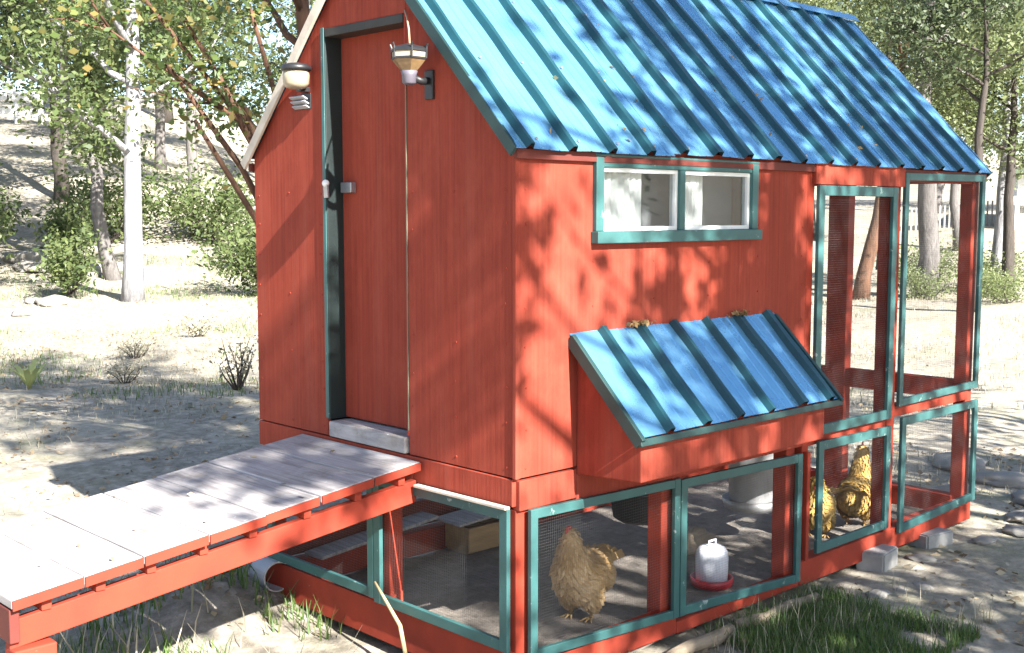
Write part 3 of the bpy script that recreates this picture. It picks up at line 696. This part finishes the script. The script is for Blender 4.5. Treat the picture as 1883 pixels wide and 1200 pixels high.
rock('concrete_block', (.05, 1.9, G0 + .0), (.09, .09, .06), 'concrete', 'concrete pad beneath the post nearest the drain pipe', 'block', bx=True)
STONES = [(2.45, -.32, .06, 'small stone at the edge of the green grass before the grey block'), (2.6, -.36, .045, 'smallest stone between the grass and the grey block'),
    (3.25, -.16, .06, 'stone lying between the two concrete blocks'), (3.9, -.25, .07, 'stone just past the pale far corner block'), (2.75, -.42, .05, 'little stone on the bare dirt in front of the grey block'),
    (4.3, -.35, .1, 'flat stone lying off the far corner post of the run'), (4.7, -.2, .12, None), (5.2, -.05, .16, None), (5.6, .35, .2, None), (5.0, .5, .14, None),
    (6.0, .9, .2, None), (5.3, -.5, .12, None), (4.6, -.7, .09, 'small stone alone on the dappled dirt away from the run')]
for i, (x, y, s_, lb_) in enumerate(STONES):
    rock('stone', (x, y, G0 + s_ * .12), (s_ * 1.5, s_, s_ * .33), 'rock', lb_ or 'flat grey stone in the rough paving past the end of the run', 'stone', 'stones beside the run', i, rot=i)
st = MB().tube([(-.06, .90, .15), (-.075, .80, .09), (-.10, .66, .01), (-.16, .54, -.1), (-.22, .47, -.195)], [.006, .008, .010, .010, .007], 7)
tag(st.build('stick', 'straw', None, smooth=True), 'dry tan stick leaning on the front teal screen', 'stick')
for i, (a, b_, r_) in enumerate([((.35, -.20, G0 + .035), (1.35, -.13, G0 + .04), .035), ((1.42, -.12, G0 + .03), (2.1, -.15, G0 + .035), .03)]):
    k = 7; P = [Vector(a).lerp(Vector(b_), t / (k - 1)) + Vector((0, .012 * math.sin(t * 2.1), .006 * math.cos(t * 1.7))) for t in range(k)]
    tag(MB().tube(P, [r_ * (1 + .12 * math.sin(t * 3)) for t in range(k)], 9).build('edging_log', 'log_wood', None, smooth=True), 'thin log laid along the base of the screened wall' if i == 0 else 'thin short log beside the grass under the white drinker', 'log')
# leaf debris on the nest box roof
for i, x in enumerate((.74, 1.50)):
    P = np.array([x, -.045, 1.392]) + rng.normal(size=(90 if i == 0 else 60, 3)) * np.array([.04, .012, .006]); V, F = leaf_quads(P, .022, 0, .6)
    o = np_mesh('leaf_debris', V, F, 'dry_leaf', kind='stuff'); tag(o, 'clump of dry leaves caught on top of the nest box roof, ' + ('larger' if i == 0 else 'smaller'), 'leaves')

k = 16; px_ = rng.uniform(-1.8, -.1, k); py_ = rng.uniform(.62, 1.5, k)
V, F = leaf_quads(np.column_stack([px_, py_, .775 + .118 * px_ + .008]), .03, .95, .55); tag(np_mesh('ramp_leaves', V, F, 'litter', kind='stuff'), 'few dry leaves fallen on the ramp planks', 'leaves')
k = 60; px_ = rng.uniform(0, 4.2, k); py_ = rng.uniform(.0, .9, k)
V, F = leaf_quads(np.column_stack([px_, py_ - .03, RIDGE + .028 - (.98 - py_ + .03) * RS]), .03, .5, .5); tag(np_mesh('roof_leaves', V, F, 'dry_leaf', kind='stuff'), 'few dry leaves caught on the blue ribbed roof', 'leaves')

# ------------------------------------------------------------------ trees
def grow(seed, H, r0, lean=(0, 0), first=.35, limbs=9, spread=.45, leaves=6000, lsize=.14, sig=.35, wig=.06, sub=5, flat=.3, prune=None, extra=()):
    """tapered trunk with limbs, and leaf clumps along the limb ends; returns (wood MB, leaf V, F)"""
    r = np.random.default_rng(seed); wood = MB(); n = 12; pts = []; off = np.zeros(2)
    for i in range(n):
        t = i / (n - 1); off = off + r.normal(size=2) * wig * H / n
        pts.append(Vector((lean[0] * t * H + off[0], lean[1] * t * H + off[1], t * H * .92 - .15)))
    rad = [r0 * (1.25 if i == 0 else 1) * (1 - .82 * (i / (n - 1)) ** 1.1) for i in range(n)]; wood.tube(pts, rad, 10)
    tips = []
    def at(t): f = t * (n - 1); i = min(int(f), n - 2); return pts[i].lerp(pts[i + 1], f - i), rad[i] * (1 - f + i) + rad[i + 1] * (f - i)
    for k in range(limbs):
        t = first + (1 - first) * (k + r.random() * .6) / limbs; p, rr = at(min(t, .99)); a = k * 2.4 + r.random() * .9
        L = H * spread * (.55 + .45 * math.sin(math.pi * min(1, (t - first) / (1 - first) * .85 + .12))) * (.8 + .4 * r.random())
        d = Vector((math.cos(a), math.sin(a), .25 + .5 * r.random())).normalized(); q = [p]; c = p.copy()
        for s in range(6):
            d = (d + Vector(r.normal(size=3)) * .16 + Vector((0, 0, .05))).normalized(); c = c + d * L / 6; q.append(c.copy())
            if s >= 1: tips.append((c.copy(), .8))
        w0 = min(rr * .6, .02 * L + .02); wood.tube(q, [w0 * (1 - .85 * i / 6) for i in range(7)], 6)
        for s in range(sub):
            i = 2 + int(r.integers(0, 5)); b = q[i]; dd = (d + Vector(r.normal(size=3)) * .8).normalized(); l2 = L * .35 * (.6 + .6 * r.random())
            qq = [b]; cc = b.copy()
            for z in range(3): dd = (dd + Vector(r.normal(size=3)) * .25).normalized(); cc = cc + dd * l2 / 3; qq.append(cc.copy()); tips.append((cc.copy(), 1.0))
            wood.tube(qq, [w0 * .3, w0 * .22, w0 * .14, w0 * .05], 5)
    EX = []
    for (ex, ey, ez, es, en) in extra:               # a side limb carrying its own spray of leaves
        b, rr = at(max(.1, (ez - 1.6) / (H * .92))); e = Vector((ex, ey, ez)); wood.tube([b, b.lerp(e, .5) + Vector((0, 0, .15)), e], [rr * .4, rr * .28, .015], 6)
        EX.append(np.array([ex, ey, ez]) + r.normal(size=(en, 3)) * es)
    for i in range(3): tips.append((pts[-1] + Vector(r.normal(size=3)) * .3, 1))
    tp = np.array([tuple(t[0]) for t in tips]); wt = np.array([t[1] for t in tips]) * (r.random(len(tips)) > .12) * (.3 + r.random(len(tips))); wt /= wt.sum()
    idx = r.choice(len(tp), leaves, p=wt); sg = sig * (.6 + .8 * r.random(len(tp)))[idx][:, None]
    P = tp[idx] + r.normal(size=(leaves, 3)) * sg * np.array([1, 1, .7]); P = P[P[:, 2] > H * .06]
    if prune is not None: P = P[~prune(P)]
    if EX: P = np.concatenate([P] + EX)
    V, F = leaf_quads(P, lsize, flat, .55, .35, r); return wood, V, F
def tree(name, seed, loc, label, bk_, lf, rz_=0, group=None, cat='tree', **kw):
    wood, V, F = grow(seed, **kw); z = float(gh(loc[0], loc[1])); t = thing(name, (loc[0], loc[1], z), label, cat, group, rz_)
    wood.build('trunk', bk_, t, smooth=True, local=True); np_mesh('crown', V, F, lf, t); return t
def clone(t, loc, rz_, s, label=None, group=None):
    c = copy_tree(t); c.location = (loc[0], loc[1], float(gh(loc[0], loc[1]))); c.rotation_euler = (0, 0, rz_); c.scale = (s, s, s)
    if label: c['label'] = label
    if group: c['group'] = group
    return c
# oaks standing on the sunny side, whose crowns shade the coop
SG = 'shade oaks on the sunny side of the coop'
kw = dict(H=10.2, r0=.17, first=.28, limbs=15, spread=.33, leaves=17000, lsize=.13, sig=.24, sub=7, flat=.2)
tree('shade_oak', 27, (.7, -6.9), 'tall oak facing the nest box wall of the coop', 'bark_grey', 'oak_leaf', 0, SG, prune=lambda P: ((P[:, 0] < -.2) & (P[:, 2] > 7.3)) | ((P[:, 2] > 7.2) & (np.sin(P[:, 0] * 5.1) * np.sin(P[:, 1] * 4.3 + 1) > .1)), extra=((-1.85, 0, 6.35, .25, 420), (-2.2, .1, 6.5, .2, 110), (-1.65, .05, 6.75, .2, 200)), **kw)  # unseen crown trimmed and sprays added to place shade on ramp, roof, ground
tree('shade_oak', 527, (4.1, -6.5), 'tall oak facing the screened run end of the coop', 'bark_grey', 'oak_leaf', 1, SG, **{**kw, 'leaves': 11500})
tree('shade_oak', 23, (7.6, -7.4), 'tall oak beyond the far end of the run on the sunny side', 'bark_grey', 'oak_leaf', 2, SG, **{**kw, 'leaves': 11500})
tree('shade_oak', 25, (.6, -9.6), 'tallest high crowned oak, unseen, added to shade the ground beyond the ramp, behind the oak that faces the nest box', 'bark_grey', 'oak_leaf', 0, SG, H=16, r0=.24, first=.66, limbs=13, spread=.16, leaves=3800, lsize=.2, sig=.32, sub=6, flat=.2)  # out of view; added to cast a dappled shade band beyond the ramp
# left woods
tree('pale_trunk_tree', 31, (7.6, 19.2), 'tall tree with a thick pale grey trunk in the sunny clearing', 'bark_pale', 'oak_leaf', .4, lean=(.01, .0), H=13, r0=.205, first=.2, limbs=14, spread=.26, leaves=22000, lsize=.12, sig=.42, wig=.03)
tree('leaning_tree', 32, (9.0, 23.2), 'slim grey tree with a bent leaning trunk beside the pale trunk tree', 'bark_grey', 'oak_leaf', 0, lean=(-.13, .12), H=11, r0=.17, first=.4, limbs=10, spread=.34, leaves=20000, lsize=.13, sig=.42, wig=.16)
tree('dark_trunk_tree', 33, (8.6, 31.5), 'dark barked tree in front of the white rail fence', 'bark_dark', 'dark_leaf', 0, lean=(.03, 0), H=13, r0=.33, first=.3, limbs=12, spread=.36, leaves=22000, lsize=.15, sig=.48, wig=.12)
md = tree('madrone', 34, (1.75, 4.35), 'reddish barked madrone with orange tinted leaves growing behind the coop', 'bark_red', 'madrone_leaf', 0, lean=(-.03, .02), H=6.8, r0=.10, first=.36, limbs=11, spread=.27, leaves=6000, lsize=.055, sig=.17, wig=.12, sub=5, extra=((-.88, -.05, 3.45, .15, 240), (-.72, -.2, 3.1, .12, 190), (-.56, -.3, 2.85, .11, 150), (-.98, .05, 3.15, .11, 130), (-.5, -.3, 3.55, .14, 180), (-1.1, .12, 3.6, .13, 150), (-.85, -.1, 2.75, .09, 70)))
WL = 'woods on the hillside behind the clearing'; WR = 'woods beyond the run'
protoA = tree('hillside_oak', 41, (12.5, 34), 'green oak in the woods on the hillside behind the clearing', 'bark_dark', 'oak_leaf', 0, WL, H=11, r0=.24, first=.3, limbs=12, spread=.37, leaves=17000, lsize=.14, sig=.48)
protoB = tree('hillside_oak', 42, (9.5, 39), 'green oak in the woods on the hillside behind the clearing', 'bark_grey', 'dark_leaf', 0, WL, H=12, r0=.22, first=.32, limbs=12, spread=.35, leaves=17000, lsize=.14, sig=.5)
for i, (x, y, s_) in enumerate([(16.5, 33, .9), (14, 46, 1.2), (19, 40, 1.0), (22, 52, 1.2), (16, 58, 1.3), (27, 55, 1.3), (8, 49, 1.1), (20, 68, 1.4), (30, 70, 1.4), (24, 38, 1.0)]):
    clone(protoA if i % 2 else protoB, (x, y), i * 1.7, s_)
protoC = tree('olive_oak', 43, (25.2, 10.9), 'pale olive oak with forked trunk seen above the end of the run roof', 'bark_grey', 'olive_leaf', .6, None, H=14.5, r0=.27, first=.34, limbs=12, spread=.40, leaves=26000, lsize=.13, sig=.55, wig=.12)
for i, (x, y, s_) in enumerate([(36, 18, .8), (33, 21, .75), (46, 20, .9), (47, 28, 1.0), (38, 30, .9), (29, 20, .8), (34, 35, .9), (66, 31, 1.1), (48, 40, 1), (70, 22, 1.1)]):
    clone(protoC if i % 3 else protoA, (x, y), i * 2.1 + .5, s_ * (1 if i % 3 else 1.3), 'pale olive oak in the open woods past the run' if i % 3 else 'dark green oak among the pale ones past the run', WR)
tree('roadside_tree', 45, (26.8, 9.5), 'slim dark trunked tree before the white house', 'bark_dark', 'olive_leaf', 0, WR, H=8, r0=.17, first=.45, limbs=9, spread=.26, leaves=9000, lsize=.11, sig=.36)
tree('roadside_tree', 46, (27.6, 10.1), 'slim pale trunked tree beside the grey board fence', 'bark_pale', 'olive_leaf', 0, WR, H=8.5, r0=.19, first=.45, limbs=9, spread=.26, leaves=9000, lsize=.11, sig=.36, lean=(.0, -.02))
tree('dark_stub_tree', 47, (20.4, 7.5), 'dark narrow tree just past the run roof corner', 'bark_dark', 'dark_leaf', 0, WR, H=7.5, r0=.14, first=.62, limbs=8, spread=.26, leaves=8000, lsize=.1, sig=.35)
tree('leaning_field_tree', 48, (24.1, 12.1), 'brown leaning trunk in the field seen through the run door', 'bark_red', 'olive_leaf', 0, WR, H=9, r0=.2, first=.5, limbs=9, spread=.3, leaves=9000, lsize=.12, sig=.4, lean=(.12, -.1))
# ------------------------------------------------------------------ shrubs
def shrub(seed, loc, rad, h, n, ls, lf, label, group=None, name='shrub', stems=9):
    r = np.random.default_rng(seed); z = float(gh(loc[0], loc[1])); t = thing(name, (loc[0], loc[1], z), label, 'shrub', group); sm_ = MB(); tips = []
    for k in range(stems):
        a = r.random() * 6.28; e = Vector((math.cos(a) * rad * (.3 + .6 * r.random()), math.sin(a) * rad * (.3 + .6 * r.random()), h * (.5 + .5 * r.random()))); mid = e * .5 + Vector(r.normal(size=3)) * .1 * rad
        sm_.tube([(0, 0, -.05), mid, e], [.014 * h + .006, .009 * h + .004, .003], 5)
        tips += [tuple(mid), tuple(e), tuple(mid.lerp(e, .5)), tuple(e * .75 + Vector(r.normal(size=3)) * .2 * rad)]
    sm_.build('stems', 'bark_dark', t, local=True); tp = np.array(tips)
    P = tp[r.integers(0, len(tp), n)] + r.normal(size=(n, 3)) * rad * .2; P = P[P[:, 2] > .02]
    V, F = leaf_quads(P, ls, .2, .5, .35, r); np_mesh('foliage', V, F, lf, t); return t
SH = 'shrubs at the edge of the clearing'
s1 = shrub(61, (10.2, 18.2), 1.3, 1.5, 4200, .11, 'oak_leaf', 'green shrub growing between the pale trunk and the coop', SH)
s2 = shrub(62, (6.9, 20.6), .8, 1.3, 2400, .10, 'oak_leaf', 'leafy shrub close against the foot of the pale trunk', SH)
for i, (x, y, s_) in enumerate([(9.4, 26.5, 1.1), (6.2, 25.5, 1.2), (7.6, 28, 1.4), (11.4, 28.5, 1.2), (12.9, 23, 1.0), (14, 27, 1.2), (4.6, 22.4, 1.0), (4.2, 25.2, 1.3)]):
    clone(s1 if i % 2 else s2, (x, y), i * 1.3, s_, 'dark bushy shrub in the shade below the hillside woods', 'shrubs below the hillside')
w1 = shrub(66, (3.2, 10.4), .30, .26, 700, .035, 'grass_dry', 'low dry weed clump on the sunny ground between ramp and pale trunk', 'weed clumps by the ramp', 'weed_clump', 12)
for i, (x, y, s_) in enumerate([(4.4, 12.6, 1.1), (2.6, 13.4, 1.2), (6.2, 14.0, 1.1)]): clone(w1, (x, y), i * 1.9, s_)
shrub(64, (3.75, 8.6), .34, .62, 260, .05, 'grass_dry', 'wispy half dry shrub beside the coop shadow', SH, stems=14)
s3 = shrub(65, (24.6, 8.9), .9, .7, 2400, .06, 'olive_leaf', 'low grey green shrub in the dry grass past the run', SH)
for i, (x, y, s_) in enumerate([(22.4, 7.6, .9), (24.0, 10.2, 1.0), (27.5, 10.2, 1.3), (29.5, 11.4, 1.2), (27.0, 12.6, 1.1), (30.5, 13.6, 1.4)]):
    clone(s3, (x, y), i, s_, 'low grey green shrub in the dry grass past the run')
# strap leaved plant
ap = thing('strap_leaf_plant', (2.1, 10.6, float(gh(2.1, 10.6))), 'strap leaved yellow green plant at the edge of the clearing', 'plant')
for k in range(9):
    a = k * 2.4; L_ = .35 + .25 * random.random(); b0 = Vector((0, 0, 0)); vs = []; ns = 6
    for i in range(ns + 1):
        t = i / ns; p = Vector((math.cos(a) * L_ * t * .7, math.sin(a) * L_ * t * .7, L_ * (1.3 * t - .75 * t * t))); wd = .035 * math.sin(math.pi * (.12 + .86 * t)) + .002
        sd = Vector((-math.sin(a), math.cos(a), 0)); vs += [p - sd * wd, p + sd * wd]
    MB().add(vs, [(2 * i, 2 * i + 1, 2 * i + 3, 2 * i + 2) for i in range(ns)]).build('leaf', 'agave', ap, local=True, smooth=True)
# rocks in the clearing
LK = 'pale rock in the scatter around the foot of the leaning grey tree'; HK = 'pale rock beside the green shrub between the pale trunk and the coop'
for i, (x, y, a, b_, c_, lb_) in enumerate([(6.3, 20.0, .36, .28, .13, 'broad low pale rock beside the leafy shrub at the pale trunk'), (6.0, 20.4, .2, .16, .1, 'small rock touching the broad low pale rock near the pale trunk'),
        (8.4, 26.2, 1.0, .5, .25, LK), (7.2, 26.6, .9, .45, .2, LK), (8.8, 24.0, .3, .25, .2, LK), (9.2, 24.6, .35, .25, .22, LK), (9.6, 24.3, .3, .2, .18, LK), (8.0, 25.4, .7, .4, .18, LK),
        (11.2, 19, .4, .3, .2, HK), (12.2, 20.4, .3, .25, .2, HK), (5.4, 19.4, .2, .15, .12, 'little lone rock in the open grass of the clearing')]):
    rock('clearing_rock', (x, y, float(gh(x, y)) + c_ * .15), (a, b_, c_), 'rock', lb_, 'rock', 'rocks in the clearing', i + 30, rot=i * 1.1)
# ------------------------------------------------------------------ grass and litter
def blades(P, h, wd, mt, name, label, lean=.5, r=rng):
    n = len(P); a = r.random(n) * 6.283; hh = h * (.5 + .8 * r.random(n)); l_ = lean * (.3 + r.random(n)) * hh
    d = np.stack([np.cos(a), np.sin(a), np.zeros(n)], 1); s_ = np.stack([-np.sin(a), np.cos(a), np.zeros(n)], 1) * (wd * (.6 + .8 * r.random(n)))[:, None]
    up = np.array([0, 0, 1.]); mid = P + d * (l_ * .3)[:, None] + up * (hh * .55)[:, None]; tip = P + d * l_[:, None] + up * hh[:, None]
    V = np.empty((n, 6, 3)); V[:, 0] = P - s_; V[:, 1] = P + s_; V[:, 2] = mid + s_ * .7; V[:, 3] = mid - s_ * .7; V[:, 4] = tip + s_ * .08; V[:, 5] = tip - s_ * .08
    k = np.arange(n)[:, None] * 6; F = np.concatenate([k + np.array([[0, 1, 2, 3]]), k + np.array([[3, 2, 4, 5]])])
    o = np_mesh(name, V.reshape(-1, 3), F, mt, kind='stuff'); return tag(o, label, 'grass')
def spots(n, x0, x1, y0, y1, thr=0, sc=1.5, seed=0):
    P = np.stack([rng.uniform(x0, x1, n * 3), rng.uniform(y0, y1, n * 3)], 1)
    v = np.array([noise.noise(Vector((x * sc, y * sc, seed))) for x, y in P]); P = P[v > thr][:n]
    P = P[~((P[:, 0] > -.02) & (P[:, 0] < 4.3) & (P[:, 1] > -.06) & (P[:, 1] < 2.0))]
    return np.column_stack([P, gh(P[:, 0], P[:, 1]) - .015])
blades(spots(9000, .55, 2.25, -1.0, -.06, -.16, 1.6), .085, .0028, 'grass_green', 'green_grass', 'short green grass growing along the base of the screens')
blades(spots(350, .5, 2.6, -1.0, -.1, 0, 2), .14, .002, 'grass_dry', 'dry_grass', 'dry seed stalks in the green grass by the screens')
blades(spots(1100, -1.6, .1, .9, 3.2, 0, 1.6, 4), .14, .005, 'grass_green', 'weeds', 'long weeds growing in the shade beneath the ramp')
blades(spots(130, -1.7, -.3, .5, 2.4, 0, 1.6, 9), .24, .005, 'grass_dry', 'tall_dry_weeds', 'tall dry weed blades beside the ramp stringer')
blades(spots(15000, 1.5, 14, 5, 26, .1, .55, 2), .075, .004, 'grass_dry', 'meadow_grass', 'dry meadow grass scattered over the clearing')
blades(spots(15000, 5, 30, -1, 14, .0, .5, 6), .10, .005, 'grass_dry', 'field_grass', 'dry field grass past the end of the run')
blades(spots(9000, 2, 14, 8, 27, .12, .5, 7), .11, .005, 'grass_green', 'clearing_grass', 'green grass patches in the clearing')
blades(spots(2600, -.5, 9, 3.5, 17, .05, .9, 11), .10, .003, 'grass_dry', 'straw_tufts', 'straw coloured grass tufts on the sunny ground beyond the ramp', 1.2)
P = np.concatenate([spots(5000, 0, 9, 3, 16, -.1, .8, 12), spots(5000, -2.5, 7, -3, 4.5, -.15, 1.1, 3), spots(5000, 1, 13, 4, 24, -.1, .8, 5)]); P[:, 2] += .02
V, F = leaf_quads(P, .045, .9, .6); tag(np_mesh('leaf_litter', V, F, 'litter', kind='stuff'), 'dry leaf litter scattered over the soil', 'leaves')
# ------------------------------------------------------------------ far structures
hz_ = lambda x, y: float(gh(x, y))
hx, hy = 57.6, 21.8; z = hz_(hx, hy); hs = thing('white_house', (hx, hy, z), 'white single storey house beyond the run with dark window band', 'house')
hd_ = Vector((.43, -.90, 0)); hn = Vector((.90, .43, 0))
def hb(name, m_, u0, u1, v0, v1, z0, z1, par=hs):
    o = Vector((hx, hy, z)); vs = [o + hd_ * u + hn * v + Vector((0, 0, zz)) for zz in (z0, z1) for u, v in ((u0, v0), (u1, v0), (u1, v1), (u0, v1))]
    return MB().add(vs, [(0, 3, 2, 1), (4, 5, 6, 7), (0, 1, 5, 4), (1, 2, 6, 5), (2, 3, 7, 6), (3, 0, 4, 7)]).build(name, m_, par)
hb('wall', 'house_white', -.6, 9, 0, 6, -.5, 2.8); rf = hb('roof', 'house_roof', -1.0, 9.4, -.6, 6.6, 2.85, 3.15); hb('porch_beam', 'house_white', -.8, 9.2, -.45, -.2, 1.25, 1.7)
for k in range(4): wn = hb('window', 'house_white', .2 + k * 2.2, 1.9 + k * 2.2, -.05, -.01, 1.8, 2.7); hb('pane', 'dark_glass', .3 + k * 2.2, 1.8 + k * 2.2, -.075, -.052, 1.88, 2.62, wn)
for k in range(3): hb('porch_post', 'house_white', -.7 + k * 4, -.5 + k * 4, -.44, -.22, -.4, 1.249)
hb('skirting', 'fence_grey', -.55, 8.9, -.12, -.06, .0, 1.1)
bf = thing('board_fence', (56.6, 25.4, hz_(56.6, 25.4)), 'weathered grey board fence standing behind the slim trees', 'fence')
for k in range(26):
    x = 54.2 + k * .19; y = 27.6 - k * .17; MB().box(x, x + .17, y, y + .02, hz_(x, y) - .1, hz_(x, y) + 1.25 + .05 * math.sin(k)).build('board', 'fence_grey', bf)
wf = thing('white_rail_fence', (17.3, 53.3, hz_(17.3, 53.3)), 'white painted rail fence on the hillside behind the dark trunk', 'fence')
for k in range(5):
    x = 15.4 + k * .95; y = 54.2 - k * .45; z = hz_(x, y); MB().box(x, x + .2, y, y + .2, z - .2, z + 1.5).build('post', 'white_paint', wf)
    if k < 4:
        x2, y2 = x + .95, y - .45
        for q in (.55, 1.2): MB().bar((x + .1, y - .05, z + q), (x2 + .1, y2 - .05, hz_(x2, y2) + q), .06, .3).build('rail', 'white_paint', wf)
